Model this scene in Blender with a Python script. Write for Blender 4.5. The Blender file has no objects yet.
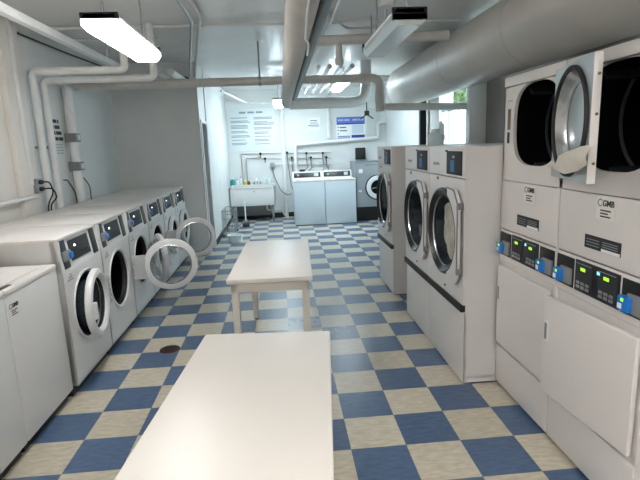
import bpy, bmesh, math, random
from mathutils import Vector, Matrix
random.seed(7)
C = bpy.context.scene.collection
PI = math.pi
R_ = math.radians

# ------------------------------------------------------------------ camera
sc = bpy.context.scene
yaw, pit, roll, FPX, CAMH = -0.0754020, 0.192389, -0.0385783, 486.947, 1.63256
f = Vector((-math.sin(yaw)*math.cos(pit), math.cos(yaw)*math.cos(pit), -math.sin(pit)))
r0 = Vector((math.cos(yaw), math.sin(yaw), 0)); u0 = r0.cross(f)
r1 = r0*math.cos(roll)+u0*math.sin(roll); u1 = -r0*math.sin(roll)+u0*math.cos(roll)
cam = bpy.data.cameras.new('camera'); cam.sensor_width = 36.0; cam.lens = FPX*36/640; cam.clip_start = 0.05
co = bpy.data.objects.new('camera', cam); C.objects.link(co)
M = Matrix((( r1.x, u1.x, -f.x, 0), (r1.y, u1.y, -f.y, 0), (r1.z, u1.z, -f.z, CAMH), (0, 0, 0, 1)))
co.matrix_world = M
sc.camera = co

# ------------------------------------------------------------------ world, daylight, exposure
w = bpy.data.worlds.new('sky'); sc.world = w; w.use_nodes = True
bg = w.node_tree.nodes['Background']; bg.inputs[0].default_value = (0.70, 0.90, 1.0, 1); bg.inputs[1].default_value = 3.0
sc.view_settings.view_transform = 'Standard'; sc.view_settings.look = 'None'
sc.view_settings.exposure = 1.55; sc.view_settings.gamma = 1.0; sc.view_settings.use_curve_mapping = False
LAMP_WARM, LAMP_COOL = 12.0, 18.0        # emission of the lit fluorescent lenses
sc.cycles.max_bounces = 16; sc.cycles.diffuse_bounces = 8; sc.cycles.transparent_max_bounces = 16
def portal(loc, sx, sy, rot):
    l = bpy.data.lights.new('daylight_portal', 'AREA'); l.shape = 'RECTANGLE'; l.size = sx; l.size_y = sy
    l.cycles.is_portal = True
    o = bpy.data.objects.new('daylight_portal', l); o.location = loc; o.rotation_euler = rot; C.objects.link(o)
portal((2.49, 7.0, 2.02), 1.06, 1.2, (0, R_(90), 0))
portal((2.49, 2.85, 2.56), .5, 1.2, (0, R_(90), 0))
portal((2.49, 4.95, 2.56), .5, 1.2, (0, R_(90), 0))

# ------------------------------------------------------------------ materials
def lin(c):
    return tuple(((v/255)/12.92 if v/255 <= .04045 else ((v/255+.055)/1.055)**2.4) for v in c)
def mat(name, rgb, rough=.5, metal=0.0, noise=0.0, scale=8.0, coat=0.0, bump=0.0):
    m = bpy.data.materials.new(name); m.use_nodes = True
    nt = m.node_tree; b = nt.nodes['Principled BSDF']
    c = lin(rgb)
    b.inputs['Roughness'].default_value = rough; b.inputs['Metallic'].default_value = metal
    b.inputs['Base Color'].default_value = (*c, 1)
    if coat: b.inputs['Coat Weight'].default_value = coat; b.inputs['Coat Roughness'].default_value = .15
    if noise or bump:
        tc = nt.nodes.new('ShaderNodeTexCoord'); n = nt.nodes.new('ShaderNodeTexNoise')
        n.inputs['Scale'].default_value = scale; n.inputs['Detail'].default_value = 5
        nt.links.new(tc.outputs['Object'], n.inputs['Vector'])
        if noise:
            cr = nt.nodes.new('ShaderNodeValToRGB')
            cr.color_ramp.elements[0].position = .3; cr.color_ramp.elements[1].position = .7
            cr.color_ramp.elements[0].color = (*[v*(1-noise) for v in c], 1)
            cr.color_ramp.elements[1].color = (*[min(1, v*(1+noise*.6)) for v in c], 1)
            nt.links.new(n.outputs['Fac'], cr.inputs[0]); nt.links.new(cr.outputs[0], b.inputs['Base Color'])
        if bump:
            bp = nt.nodes.new('ShaderNodeBump'); bp.inputs['Strength'].default_value = bump; bp.inputs['Distance'].default_value = .01
            nt.links.new(n.outputs['Fac'], bp.inputs['Height']); nt.links.new(bp.outputs[0], b.inputs['Normal'])
    return m
def emit(name, rgb, s):
    m = bpy.data.materials.new(name); m.use_nodes = True
    b = m.node_tree.nodes['Principled BSDF']; c = lin(rgb)
    b.inputs['Base Color'].default_value = (*c, 1)
    b.inputs['Emission Color'].default_value = (*c, 1); b.inputs['Emission Strength'].default_value = s
    return m
def glass(name, rgb, clear=.75, rough=.06):
    m = bpy.data.materials.new(name); m.use_nodes = True
    nt = m.node_tree; b = nt.nodes['Principled BSDF']
    b.inputs['Base Color'].default_value = (*lin(rgb), 1); b.inputs['Roughness'].default_value = rough
    t = nt.nodes.new('ShaderNodeBsdfTransparent'); mx = nt.nodes.new('ShaderNodeMixShader'); mx.inputs[0].default_value = clear
    nt.links.new(b.outputs[0], mx.inputs[1]); nt.links.new(t.outputs[0], mx.inputs[2])
    nt.links.new(mx.outputs[0], nt.nodes['Material Output'].inputs[0])
    return m

WALL = mat('painted_wall', (214, 217, 215), .45, noise=.04, scale=3, bump=.06)
WALLCREAM = mat('cream_painted_wall', (218, 213, 206), .45, noise=.05, scale=3, bump=.06)
WALLGREY = mat('grey_painted_wall', (216, 219, 218), .4, noise=.04, scale=2, bump=.05)
WALLDARK = mat('taupe_shaded_wall', (135, 131, 126), .5, noise=.06, scale=3)  # taupe wall paint, darkened further for the shade above the dryers
CEIL = mat('painted_ceiling', (216, 216, 213), .32, noise=.05, scale=2.5, bump=.05)
PIPEW = mat('white_painted_pipe', (224, 225, 223), .42, noise=.06, scale=9)
PIPEG = mat('grey_painted_pipe', (204, 202, 198), .45, noise=.08, scale=9)
LAG = mat('canvas_pipe_lagging', (192, 187, 180), .55, noise=.08, scale=6, bump=.15)
DUCTM = mat('painted_duct_wrap', (200, 195, 188), .42, noise=.07, scale=3, bump=.12)
GREEN = mat('grey_green_steel', (92, 104, 103), .4, .2, noise=.1)
STEEL = mat('galvanised_steel', (165, 170, 172), .35, .8, noise=.1)
CHROME = mat('brushed_chrome', (205, 208, 210), .22, 1.0)
DARKSTEEL = mat('dark_drum_steel', (46, 50, 54), .3, .9)
BLACK = mat('black_plastic', (20, 21, 23), .35)
RUBBER = mat('black_rubber', (26, 26, 27), .6)
CHAR = mat('charcoal_panel', (36, 38, 41), .65)
APPL = mat('white_enamel', (214, 214, 212), .28, noise=.015, scale=4)
APPLW = mat('warm_white_enamel', (214, 209, 205), .35, noise=.015, scale=4)
APPLG = mat('pale_grey_enamel', (208, 205, 202), .35, noise=.015, scale=4)
BLUEW = mat('pale_enamel_back_washer', (206, 219, 226), .35)
SILVER = mat('silver_enamel', (168, 176, 182), .3, .35)
RINGW = mat('door_ring_plastic', (214, 215, 214), .3)
SIDEGREY = mat('grey_side_panel', (150, 146, 143), .4)
HINGEG = mat('pale_grey_hinge', (176, 178, 178), .4)
GASK = mat('grey_rubber_gasket', (120, 122, 124), .5)
LAMIN = mat('cream_laminate', (218, 212, 204), .38, noise=.015, scale=5)
TLEG = mat('cream_painted_leg', (205, 199, 189), .45)
READERG = mat('grey_reader_shell', (128, 130, 132), .4)
BLUEP = mat('blue_plastic', (22, 112, 196), .35)
BLUED = mat('deep_blue_ink', (38, 56, 140), .5)
PAPER = mat('white_paper', (232, 236, 238), .6)
INK = mat('black_ink', (30, 31, 34), .6)
INKG = mat('grey_ink', (142, 150, 152), .6)
GREENLED = emit('green_display_digits', (140, 215, 40), .55)
CYANLED = emit('pale_blue_display', (110, 190, 230), .8)
WHITELED = emit('white_indicator', (235, 245, 255), 1.5)
REDPL = mat('red_plastic', (170, 45, 40), .4)
YEL = mat('yellow_plastic', (220, 190, 70), .4)
TEAL = mat('teal_plastic', (60, 150, 150), .35)
BRASS = mat('aged_brass', (120, 104, 80), .4, .7)
COPPER = mat('tarnished_copper_pipe', (178, 174, 168), .4, .3)
HOSE = mat('grey_hose', (120, 122, 122), .5)
CLOTH = mat('cream_cloth', (214, 206, 194), .8, noise=.04, scale=20, bump=.2)
LAUNDRY = mat('pale_laundry', (226, 222, 204), .85, noise=.3, scale=9, bump=.4)
LAUNDRYG = mat('grey_laundry', (120, 126, 130), .85, noise=.3, scale=9, bump=.4)
BASEB = mat('black_vinyl_baseboard', (28, 30, 32), .45)
GLASSD = glass('dark_door_glass', (18, 20, 22), .72)
GLASSC = glass('clear_door_glass', (96, 112, 118), .80)
GLASSB = glass('frosty_dryer_glass', (176, 190, 192), .2, .15)
PANE = glass('window_glass', (230, 240, 240), .93)
LENSOFF = mat('unlit_acrylic_lens', (205, 214, 214), .18, coat=.4)
LENSW = emit('lit_lens_warm', (252, 252, 252), LAMP_WARM)
LENSB = emit('lit_lens_bright', (252, 251, 250), LAMP_WARM*1.5)
LENSC = emit('lit_lens_cool', (225, 244, 255), LAMP_COOL)
LEAF = mat('green_leaves', (84, 108, 36), .6, noise=.3, scale=6)
BARK = mat('brown_bark', (90, 75, 60), .8, noise=.2)
PLASTIC = mat('milky_plastic', (220, 232, 232), .3)
RUST = mat('rusty_drain_iron', (74, 52, 44), .6, .4, noise=.3, scale=40)

def floor_material():
    m = bpy.data.materials.new('checker_vinyl_tile'); m.use_nodes = True
    nt = m.node_tree; N = nt.nodes; L = nt.links; b = N['Principled BSDF']
    tc = N.new('ShaderNodeTexCoord'); sep = N.new('ShaderNodeSeparateXYZ'); L.new(tc.outputs['Object'], sep.inputs[0])
    T = .3048
    def mth(op, a, bb=None, c=None):
        n = N.new('ShaderNodeMath'); n.operation = op
        for i, v in enumerate((a, bb, c)):
            if v is None: continue
            if isinstance(v, (int, float)): n.inputs[i].default_value = v
            else: L.new(v, n.inputs[i])
        return n.outputs[0]
    ux = mth('DIVIDE', mth('ADD', sep.outputs[0], -.305057+T*40), T)
    uy = mth('DIVIDE', mth('ADD', sep.outputs[1], -2.36805+T*40), T)
    fx = mth('FLOOR', ux); fy = mth('FLOOR', uy)
    par = mth('MODULO', mth('ADD', fx, fy), 2.0)
    # per tile variation
    comb = N.new('ShaderNodeCombineXYZ'); L.new(fx, comb.inputs[0]); L.new(fy, comb.inputs[1])
    wn = N.new('ShaderNodeTexWhiteNoise'); wn.noise_dimensions = '3D'; L.new(comb.outputs[0], wn.inputs[0])
    # streaky vinyl mottling
    mp = N.new('ShaderNodeMapping'); mp.inputs['Scale'].default_value = (9, 26, 1); L.new(tc.outputs['Object'], mp.inputs[0])
    nz = N.new('ShaderNodeTexNoise'); nz.inputs['Scale'].default_value = 1.6; nz.inputs['Detail'].default_value = 6; L.new(mp.outputs[0], nz.inputs['Vector'])
    def ramp(c0, c1):
        r = N.new('ShaderNodeValToRGB'); r.color_ramp.elements[0].position = .3; r.color_ramp.elements[1].position = .72
        r.color_ramp.elements[0].color = (*lin(c0), 1); r.color_ramp.elements[1].color = (*lin(c1), 1); L.new(nz.outputs['Fac'], r.inputs[0]); return r.outputs[0]
    cream = ramp((176, 168, 149), (203, 195, 177)); blue = ramp((66, 87, 116), (86, 108, 138))
    mx = N.new('ShaderNodeMix'); mx.data_type = 'RGBA'; L.new(par, mx.inputs['Factor']); L.new(cream, mx.inputs[6]); L.new(blue, mx.inputs[7])
    hsv = N.new('ShaderNodeHueSaturation'); L.new(mx.outputs[2], hsv.inputs['Color'])
    L.new(mth('ADD', mth('MULTIPLY', wn.outputs[0], .14), .93), hsv.inputs['Value'])
    # thin joints
    def edge(u, fl):
        d = mth('SUBTRACT', u, fl); d2 = mth('SUBTRACT', 1.0, d); mn = mth('MINIMUM', d, d2); return mth('LESS_THAN', mn, .006)
    e = mth('MAXIMUM', edge(ux, fx), edge(uy, fy))
    mj = N.new('ShaderNodeMix'); mj.data_type = 'RGBA'; L.new(mth('MULTIPLY', e, .45), mj.inputs['Factor']); L.new(hsv.outputs[0], mj.inputs[6])
    mj.inputs[7].default_value = (*lin((90, 92, 94)), 1)
    # scuffed, streaked patch by the far table
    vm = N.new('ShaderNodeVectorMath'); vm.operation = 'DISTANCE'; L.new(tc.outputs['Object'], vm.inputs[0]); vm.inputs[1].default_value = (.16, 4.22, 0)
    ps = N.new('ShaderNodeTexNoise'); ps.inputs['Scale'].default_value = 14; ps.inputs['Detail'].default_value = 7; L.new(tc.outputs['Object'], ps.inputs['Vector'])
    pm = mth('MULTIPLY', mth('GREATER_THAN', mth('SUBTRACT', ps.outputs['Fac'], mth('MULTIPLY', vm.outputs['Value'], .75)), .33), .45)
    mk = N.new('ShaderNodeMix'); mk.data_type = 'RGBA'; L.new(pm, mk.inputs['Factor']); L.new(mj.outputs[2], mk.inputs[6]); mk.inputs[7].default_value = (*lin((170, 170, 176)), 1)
    L.new(mk.outputs[2], b.inputs['Base Color'])
    L.new(mth('ADD', mth('MULTIPLY', nz.outputs['Fac'], .14), .24), b.inputs['Roughness'])
    return m
FLOOR = floor_material()

# ------------------------------------------------------------------ mesh helpers
class MB:
    def __init__(s): s.bm = bmesh.new()
    def box(s, x0, x1, y0, y1, z0, z1, bev=0.0, seg=2, mtx=None):
        b = bmesh.new(); bmesh.ops.create_cube(b, size=1)
        bmesh.ops.scale(b, vec=(abs(x1-x0), abs(y1-y0), abs(z1-z0)), verts=b.verts)
        bmesh.ops.translate(b, vec=((x0+x1)/2, (y0+y1)/2, (z0+z1)/2), verts=b.verts)
        if bev: bmesh.ops.bevel(b, geom=b.edges[:], offset=bev, segments=seg, affect='EDGES', profile=.6)
        s._in(b, mtx); return s
    def _in(s, b, mtx=None):
        if mtx is not None: b.transform(mtx)
        me = bpy.data.meshes.new('t'); b.to_mesh(me); b.free(); s.bm.from_mesh(me); bpy.data.meshes.remove(me)
    def tube(s, pts, r, n=12, cap=True):
        pts = [Vector(p) for p in pts]; b = bmesh.new(); rings = []
        d = (pts[1]-pts[0]).normalized(); a = Vector((0, 0, 1)) if abs(d.z) < .9 else Vector((1, 0, 0))
        nrm = d.cross(a).normalized()
        for i, p in enumerate(pts):
            if i == 0: t = (pts[1]-p).normalized(); k = 1
            elif i == len(pts)-1: t = (p-pts[i-1]).normalized(); k = 1
            else:
                t0 = (p-pts[i-1]).normalized(); t1 = (pts[i+1]-p).normalized(); t = (t0+t1)
                t = t.normalized() if t.length > 1e-4 else t1
                k = 1/max(.5, t.dot(t1))
            nrm = (nrm-t*nrm.dot(t)).normalized(); bn = t.cross(nrm)
            rings.append([b.verts.new(p+(nrm*math.cos(2*PI*j/n)+bn*math.sin(2*PI*j/n))*r) for j in range(n)])
        for a_, c_ in zip(rings, rings[1:]):
            for j in range(n): b.faces.new((a_[j], a_[(j+1) % n], c_[(j+1) % n], c_[j]))
        if cap: b.faces.new(list(reversed(rings[0]))); b.faces.new(rings[-1])
        s._in(b); return s
    def lathe(s, prof, n=32, mtx=None, close=False):
        """profile (radius, height) turned round +Z"""
        b = bmesh.new(); rings = []
        for (r, z) in prof:
            if r < 1e-6: rings.append([b.verts.new((0, 0, z))])
            else: rings.append([b.verts.new((r*math.cos(2*PI*j/n), r*math.sin(2*PI*j/n), z)) for j in range(n)])
        prs = list(zip(rings, rings[1:]))
        if close: prs.append((rings[-1], rings[0]))
        for A, B in prs:
            for j in range(n):
                k = (j+1) % n
                if len(A) == 1 and len(B) == 1: continue
                if len(A) == 1: b.faces.new((A[0], B[k], B[j]))
                elif len(B) == 1: b.faces.new((A[j], A[k], B[0]))
                else: b.faces.new((A[j], A[k], B[k], B[j]))
        s._in(b, mtx); return s
    def prism(s, poly, z0, z1, mtx=None, bev=0):
        b = bmesh.new(); lo = [b.verts.new((x, y, z0)) for x, y in poly]; hi = [b.verts.new((x, y, z1)) for x, y in poly]
        n = len(poly); b.faces.new(list(reversed(lo))); b.faces.new(hi)
        for i in range(n): b.faces.new((lo[i], lo[(i+1) % n], hi[(i+1) % n], hi[i]))
        if bev: bmesh.ops.bevel(b, geom=b.edges[:], offset=bev, segments=2, affect='EDGES')
        s._in(b, mtx); return s
    def holed(s, outer, inner, y0, y1):
        """plate in the XZ plane between y0 (front) and y1: outer and inner are equal-length (x,z) loops"""
        b = bmesh.new(); n = len(outer)
        V = [[b.verts.new((x, y, z)) for x, z in lp] for y in (y0, y1) for lp in (outer, inner)]
        for i in range(n):
            k = (i+1) % n
            b.faces.new((V[0][i], V[0][k], V[1][k], V[1][i])); b.faces.new((V[2][k], V[2][i], V[3][i], V[3][k]))
            b.faces.new((V[0][k], V[0][i], V[2][i], V[2][k])); b.faces.new((V[1][i], V[1][k], V[3][k], V[3][i]))
        s._in(b); return s
    def build(s, name, m, parent=None, loc=None, rot=None, smooth=True):
        bm = s.bm; bmesh.ops.remove_doubles(bm, verts=bm.verts, dist=1e-5); bmesh.ops.recalc_face_normals(bm, faces=bm.faces)
        for fc in bm.faces: fc.smooth = smooth
        if smooth:
            for e in bm.edges:
                if len(e.link_faces) == 2 and e.calc_face_angle(0) > .6: e.smooth = False
        me = bpy.data.meshes.new(name); bm.to_mesh(me); bm.free(); me.materials.append(m)
        o = bpy.data.objects.new(name, me); C.objects.link(o)
        if parent: o.parent = parent
        if loc is not None: o.location = loc
        if rot is not None: o.rotation_euler = rot
        return o
def ybar(cx, cy, cz):   # turns a lathe's +Z axis into -Y (towards a machine's front), moved to a centre
    return Matrix.Translation((cx, cy, cz)) @ Matrix.Rotation(PI/2, 4, 'X')
def rect_circle(x0, x1, z0, z1, cx, cz, rx, rz, n=48, p=2.0):
    """matching loops: a rectangle and a (super)ellipse inside it"""
    an = sorted([2*PI*i/n for i in range(n)] + [math.atan2(z-cz, x-cx) % (2*PI) for x in (x0, x1) for z in (z0, z1)])
    outer, inner = [], []
    for a in an:
        c, s_ = math.cos(a), math.sin(a); t = 1e9
        if c > 1e-9: t = min(t, (x1-cx)/c)
        if c < -1e-9: t = min(t, (x0-cx)/c)
        if s_ > 1e-9: t = min(t, (z1-cz)/s_)
        if s_ < -1e-9: t = min(t, (z0-cz)/s_)
        outer.append((cx+c*t, cz+s_*t))
        q = (abs(c/rx)**p+abs(s_/rz)**p)**(-1/p); inner.append((cx+c*q, cz+s_*q))
    return outer, inner
def empty(name, label, cat, loc=(0, 0, 0), rz=0.0, group=None):
    o = bpy.data.objects.new(name, None); C.objects.link(o); o.location = loc; o.rotation_euler = (0, 0, rz); o.empty_display_size = .1
    o['label'] = label; o['category'] = cat
    if group: o['group'] = group
    return o
def tag(o, label, cat, group=None):
    o['label'] = label; o['category'] = cat
    if group: o['group'] = group
    return o
def struct(o): o['kind'] = 'structure'; return o
def kids(o): return [c for c in bpy.data.objects if c.parent == o]
def copy_tree(o, parent=None):
    c = o.copy(); C.objects.link(c)
    if parent is not None: c.parent = parent
    for ch in kids(o): copy_tree(ch, c)
    return c
def text(body, size, m, parent, loc, rot, name='lettering', align='CENTER', sx=1.0, bold=.0):
    cu = bpy.data.curves.new('txt', 'FONT'); cu.body = body; cu.size = size; cu.align_x = align; cu.align_y = 'CENTER'; cu.extrude = .0006; cu.offset = bold
    t = bpy.data.objects.new('txt', cu); C.objects.link(t)
    dg = bpy.context.evaluated_depsgraph_get(); me = bpy.data.meshes.new_from_object(t.evaluated_get(dg))
    bpy.data.objects.remove(t); me.materials.clear(); me.materials.append(m); me.name = name
    for v in me.vertices: v.co.x *= sx
    o = bpy.data.objects.new(name, me); C.objects.link(o); o.parent = parent; o.location = loc; o.rotation_euler = rot
    return o
FRONT = (PI/2, 0, 0)   # lettering read from -Y

def arc(c, r, a0, a1, n, plane):
    out = []
    for i in range(n+1):
        a = a0+(a1-a0)*i/n; v = Vector((0, 0, 0)); v[plane[0]] = math.cos(a)*r; v[plane[1]] = math.sin(a)*r; out.append(Vector(c)+v)
    return out
def fillet(pts, r, n=6):
    """round the corners of a polyline"""
    pts = [Vector(p) for p in pts]; out = [pts[0]]
    for a, b, c in zip(pts, pts[1:], pts[2:]):
        d0 = (a-b).normalized(); d1 = (c-b).normalized(); k = min(r, (a-b).length*.49, (c-b).length*.49)
        for i in range(n+1):
            t = i/n; out.append((b+d0*k)*(1-t)**2 + b*2*t*(1-t) + (b+d1*k)*t**2)
    out.append(pts[-1]); return out

# ================================================================== SETTING
ZC = 2.90
XL, XR, YB, YF = -2.40, 2.50, 11.45, -1.8
EX, EY = -1.17, 7.60           # corner where the passage to the back area narrows
struct(MB().box(XL-.2, XR+.2, YF-.2, YB+.2, -.12, 0).build('floor', FLOOR, smooth=False))
struct(MB().box(XL-.2, XR+.2, YF-.2, YB+.2, ZC, ZC+.15).build('ceiling', CEIL, smooth=False))
struct(MB().box(XL-.15, XL, YF, 4.98, 0, ZC).build('wall_left', WALLCREAM, smooth=False))
struct(MB().box(XL-.15, XL, 4.98, EY, 0, ZC).build('wall_left_rear', WALL, smooth=False))
struct(MB().box(XL-.15, XR+.15, YB, YB+.15, 0, ZC).build('wall_back', WALL, smooth=False))
struct(MB().box(XL-.15, XR+.15, YF-.15, YF, 0, ZC).build('wall_front', WALLCREAM, smooth=False))
# grey end wall beyond the washers; its passage side carries a door
DY0, DY1, DZ = 7.76, 8.24, 2.03
mb = MB(); mb.box(XL-.15, EX-.12, EY, YB, 0, ZC); mb.box(EX-.12, EX, EY, DY0, 0, ZC); mb.box(EX-.12, EX, DY0, DY1, DZ, ZC); mb.box(EX-.12, EX, DY1, YB, 0, ZC)
struct(mb.build('wall_end', WALLGREY, smooth=False))
struct(MB().box(EX, EX+.012, DY1+.06, YB, .10, ZC).build('wall_passage', WALL, smooth=False))
d = struct(MB().box(EX-.09, EX-.05, DY0+.01, DY1-.01, .01, DZ-.01, .003).build('door_1', GREEN))
MB().box(EX-.05, EX-.035, DY1-.12, DY1-.05, .95, 1.10, .004).build('push_plate', STEEL, d)
mb = MB(); mb.box(EX-.02, EX+.02, DY0-.06, DY0, 0, DZ+.05, .004); mb.box(EX-.02, EX+.02, DY1, DY1+.06, 0, DZ+.05, .004); mb.box(EX-.02, EX+.02, DY0, DY1, DZ, DZ+.05, .004)
struct(mb.build('trim_1', WALL))
mb = MB(); mb.box(EX-.012, EX+.012, EY-.012, EY+.03, 0, 2.9)
struct(mb.build('trim_2', WALL))
# right wall with a window opening and a dark recess
WY0, WY1, WZ0, WZ1 = 6.40, 7.60, 1.5, 2.54
mb = MB()
mb.box(XR, XR+.18, 5.95, WY0, 0, ZC); mb.box(XR, XR+.18, WY0, WY1, 0, WZ0); mb.box(XR, XR+.18, WY0, WY1, WZ1, ZC)
mb.box(XR, XR+.18, WY1, 8.06, 0, ZC); mb.box(XR, XR+.18, 8.72, YB, 0, ZC); mb.box(XR+.30, XR+.35, 8.06, 8.75, 0, ZC)
struct(mb.build('wall_right', WALL, smooth=False))
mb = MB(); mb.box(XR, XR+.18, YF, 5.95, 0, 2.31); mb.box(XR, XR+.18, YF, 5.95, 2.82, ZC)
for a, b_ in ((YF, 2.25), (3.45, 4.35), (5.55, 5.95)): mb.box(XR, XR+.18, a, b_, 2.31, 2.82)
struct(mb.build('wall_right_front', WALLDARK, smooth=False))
for k, (a, b_) in enumerate(((2.25, 3.45), (4.35, 5.55))):
    mb = MB()
    for y0, y1, z0, z1 in ((a, a+.05, 2.31, 2.82), (b_-.05, b_, 2.31, 2.82), (a, b_, 2.31, 2.36), (a, b_, 2.77, 2.82), ((a+b_)/2-.02, (a+b_)/2+.02, 2.31, 2.82)): mb.box(XR+.01, XR+.10, y0, y1, z0, z1, .004)
    wn_ = struct(mb.build('window_%d' % (k+2), PLASTIC)); MB().box(XR+.055, XR+.061, a+.04, b_-.04, 2.35, 2.78).build('pane', PANE, wn_)
mb = MB(); mb.box(XR+.02, XR+.30, 8.06, 8.10, 0, ZC); mb.box(XR+.02, XR+.30, 8.68, 8.72, 0, ZC); mb.box(XR+.26, XR+.30, 8.1, 8.68, 0, ZC)
struct(mb.build('trim_3', CHAR, smooth=False))
struct(MB().box(2.295, XR, 5.84, 5.93, 0, ZC, .006).build('wall_pier', WALL))
# window
wf = MB()
for (a, b_) in ((WY0, WY0+.06), (WY1-.06, WY1)): wf.box(XR-.02, XR+.10, a, b_, WZ0, WZ1, .006)
wf.box(XR-.02, XR+.10, WY0, WY1, WZ0, WZ0+.06, .006); wf.box(XR-.02, XR+.10, WY0, WY1, WZ1-.06, WZ1, .006)
wf.box(XR+.03, XR+.09, WY0, WY1, 2.05, 2.10, .004); wf.box(XR+.03, XR+.09, 7.24, 7.28, WZ0, WZ1, .004)
win = struct(wf.build('window_1', PLASTIC))
MB().box(XR+.055, XR+.061, WY0+.05, WY1-.05, WZ0+.05, WZ1-.05).build('pane', PANE, win)
# baseboards
struct(MB().box(EX+.012, 2.5, YB-.015, YB, 0, .11, .003).build('baseboard_back', BASEB))
struct(MB().box(EX, EX+.016, DY1+.06, YB, 0, .10, .003).build('baseboard_left', BASEB))
# shallow pilaster on the left wall
struct(MB().box(XL, XL+.05, 4.66, 4.99, 0, ZC, .006).build('trim_4', WALLCREAM))

# ================================================================== WASHERS (left row)
HC = .56; HR = .245; FLH = 1.10
def make_front_loader():
    root = empty('front_load_washer', '', 'washing machine')
    hw = .345; D = .82
    mb = MB()
    o, i = rect_circle(-hw, hw, .08, .865, 0, HC, HR, HR, 56); mb.holed(o, i, 0, .012)
    mb.box(-hw, -hw+.012, .0, D, .08, FLH-.02); mb.box(hw-.012, hw, .0, D, .08, FLH-.02); mb.box(-hw, hw, D-.012, D, .08, FLH-.02)
    mb.prism([(-.0, .865), (.03, FLH-.02), (.06, FLH-.02), (.06, .865)], -hw, hw, Matrix(((0, 0, 1, 0), (1, 0, 0, 0), (0, 1, 0, 0), (0, 0, 0, 1))))
    mb.box(-hw, hw, .0, D, .08, .092)
    mb.build('cabinet', APPL, root)
    MB().box(-hw, hw, .012, D, FLH-.022, FLH, .008).build('top_panel', APPLW, root)
    MB().box(-hw+.01, hw-.01, .05, D-.05, 0, .08).build('toe_kick', BLACK, root)
    MB().lathe([(HR-.008, .004), (HR+.010, .010), (HR+.014, .004), (HR+.010, -.004), (HR-.006, -.012)], 48, ybar(0, 0, HC), close=True).build('opening_ring', RINGW, root)
    MB().lathe([(HR-.004, -.010), (HR-.018, -.016), (HR-.022, -.05), (HR-.006, -.06)], 48, ybar(0, 0, HC)).build('gasket', RUBBER, root)
    MB().lathe([(HR-.010, -.02), (HR-.012, -.10), (HR+.0, -.12), (HR+.01, -.40), (HR-.03, -.43), (.05, -.44), (.05, -.40), (0, -.39)], 48, ybar(0, 0, HC)).build('drum', DARKSTEEL, root)
    tilt = math.atan2(.03, FLH-.02-.865)
    def fas(name, m, u0, u1, z0, z1, th, parent=root, yo=0, bev=.003):
        """flat fitting on the sloping fascia; z measured as height"""
        zc = (z0+z1)/2; hz = (z1-z0)/2/math.cos(tilt)
        return MB().box(u0, u1, -th, .004, -hz, hz, bev).build(name, m, parent, (0, (zc-.865)/(FLH-.02-.865)*.03+yo, zc), (-tilt, 0, 0))
    fas('label_strip', BLACK, -.295, -.205, .885, 1.075, .004)
    rd = fas('card_reader', READERG, -.29, -.175, .935, 1.0, .016)
    dp = fas('display_panel', CHAR, -.165, .17, .915, 1.055, .006)
    fas('label_strip', BLACK, .215, .312, .885, 1.078, .004)
    b = MB().box(-.022, .022, -.018, 0, -.020, .020, .005).build('card_slot', BLUEP, rd, (-.195, -.010, -.004), None)
    MB().box(-.09, -.068, -.003, 0, .02, .034, .001).build('indicator_light', WHITELED, dp, (0, -.006, 0))
    for k in range(3): MB().box(.02+k*.045, .05+k*.045, -.004, 0, -.04, -.02, .002).build('button', BLACK, dp, (0, -.006, 0))
    for k in range(3): MB().box(-.29+.02*k, -.20-.012*k, -.002, .001, .80+.018*k, .808+.018*k).build('print_line', INKG, root)
    # door, hinged on the right
    dr = bpy.data.objects.new('door', None); C.objects.link(dr); dr.parent = root
    bpy.data.objects.remove(dr)
    DX = -.335
    mb = MB(); mb.lathe([(.186, .0), (.192, .022), (.212, .034), (.238, .030), (.25, .012), (.25, -.008), (.235, -.018), (.190, -.018)], 56, ybar(DX, 0, 0), close=True)
    dr = mb.build('door', RINGW, root, (.335, -.028, HC))
    MB().lathe([(.189, .0), (.188, -.04), (.170, -.085), (.12, -.105), (0, -.112)], 48, ybar(DX, 0, 0)).build('glass_bowl', GLASSC, dr)
    MB().lathe([(.184, .004), (.193, .006), (.194, -.02), (.185, -.022)], 48, ybar(DX, 0, 0), close=True).build('glass_rim', CHROME, dr)
    mb = MB(); mb.box(-.105, .006, -.012, .016, -.115, .115, .006)
    for k in range(5): mb.box(-.012, .012, -.018, .02, -.10+k*.045, -.078+k*.045, .003)
    mb.build('hinge_plate', HINGEG, dr)
    MB().box(DX-.225, DX-.185, -.058, -.02, -.06, .06, .008).build('handle', RINGW, dr)
    return root, dr
FLP = .71; FL0 = 3.20
fl, fdoor = make_front_loader()
angles = [5, 104, 26, 106, 0, 0]
fl_labels = ['white front-load washer nearest the camera in the left row, door slightly ajar',
 'second front-load washer from the near end, its round door swung wide open over the aisle',
 'third front-load washer in the left row, between the two with wide-open doors',
 'fourth front-load washer in the left row, door wide open, just before two closed ones',
 'white front-load washer with closed door, second from the grey end wall',
 'white front-load washer with closed door right against the grey end wall']
machines = [fl] + [None]*5
for k in range(1, 6): machines[k] = copy_tree(fl)
for k, m_ in enumerate(machines):
    m_.location = (-1.45, FL0+FLP*(k+.5), 0); m_.rotation_euler = (0, 0, PI/2)
    m_['label'] = fl_labels[k]; m_['group'] = 'front-load washers along the left wall'
    for c in kids(m_):
        if c.name.split('.')[0] == 'door': c.rotation_euler = (0, 0, R_(angles[k]))

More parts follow.
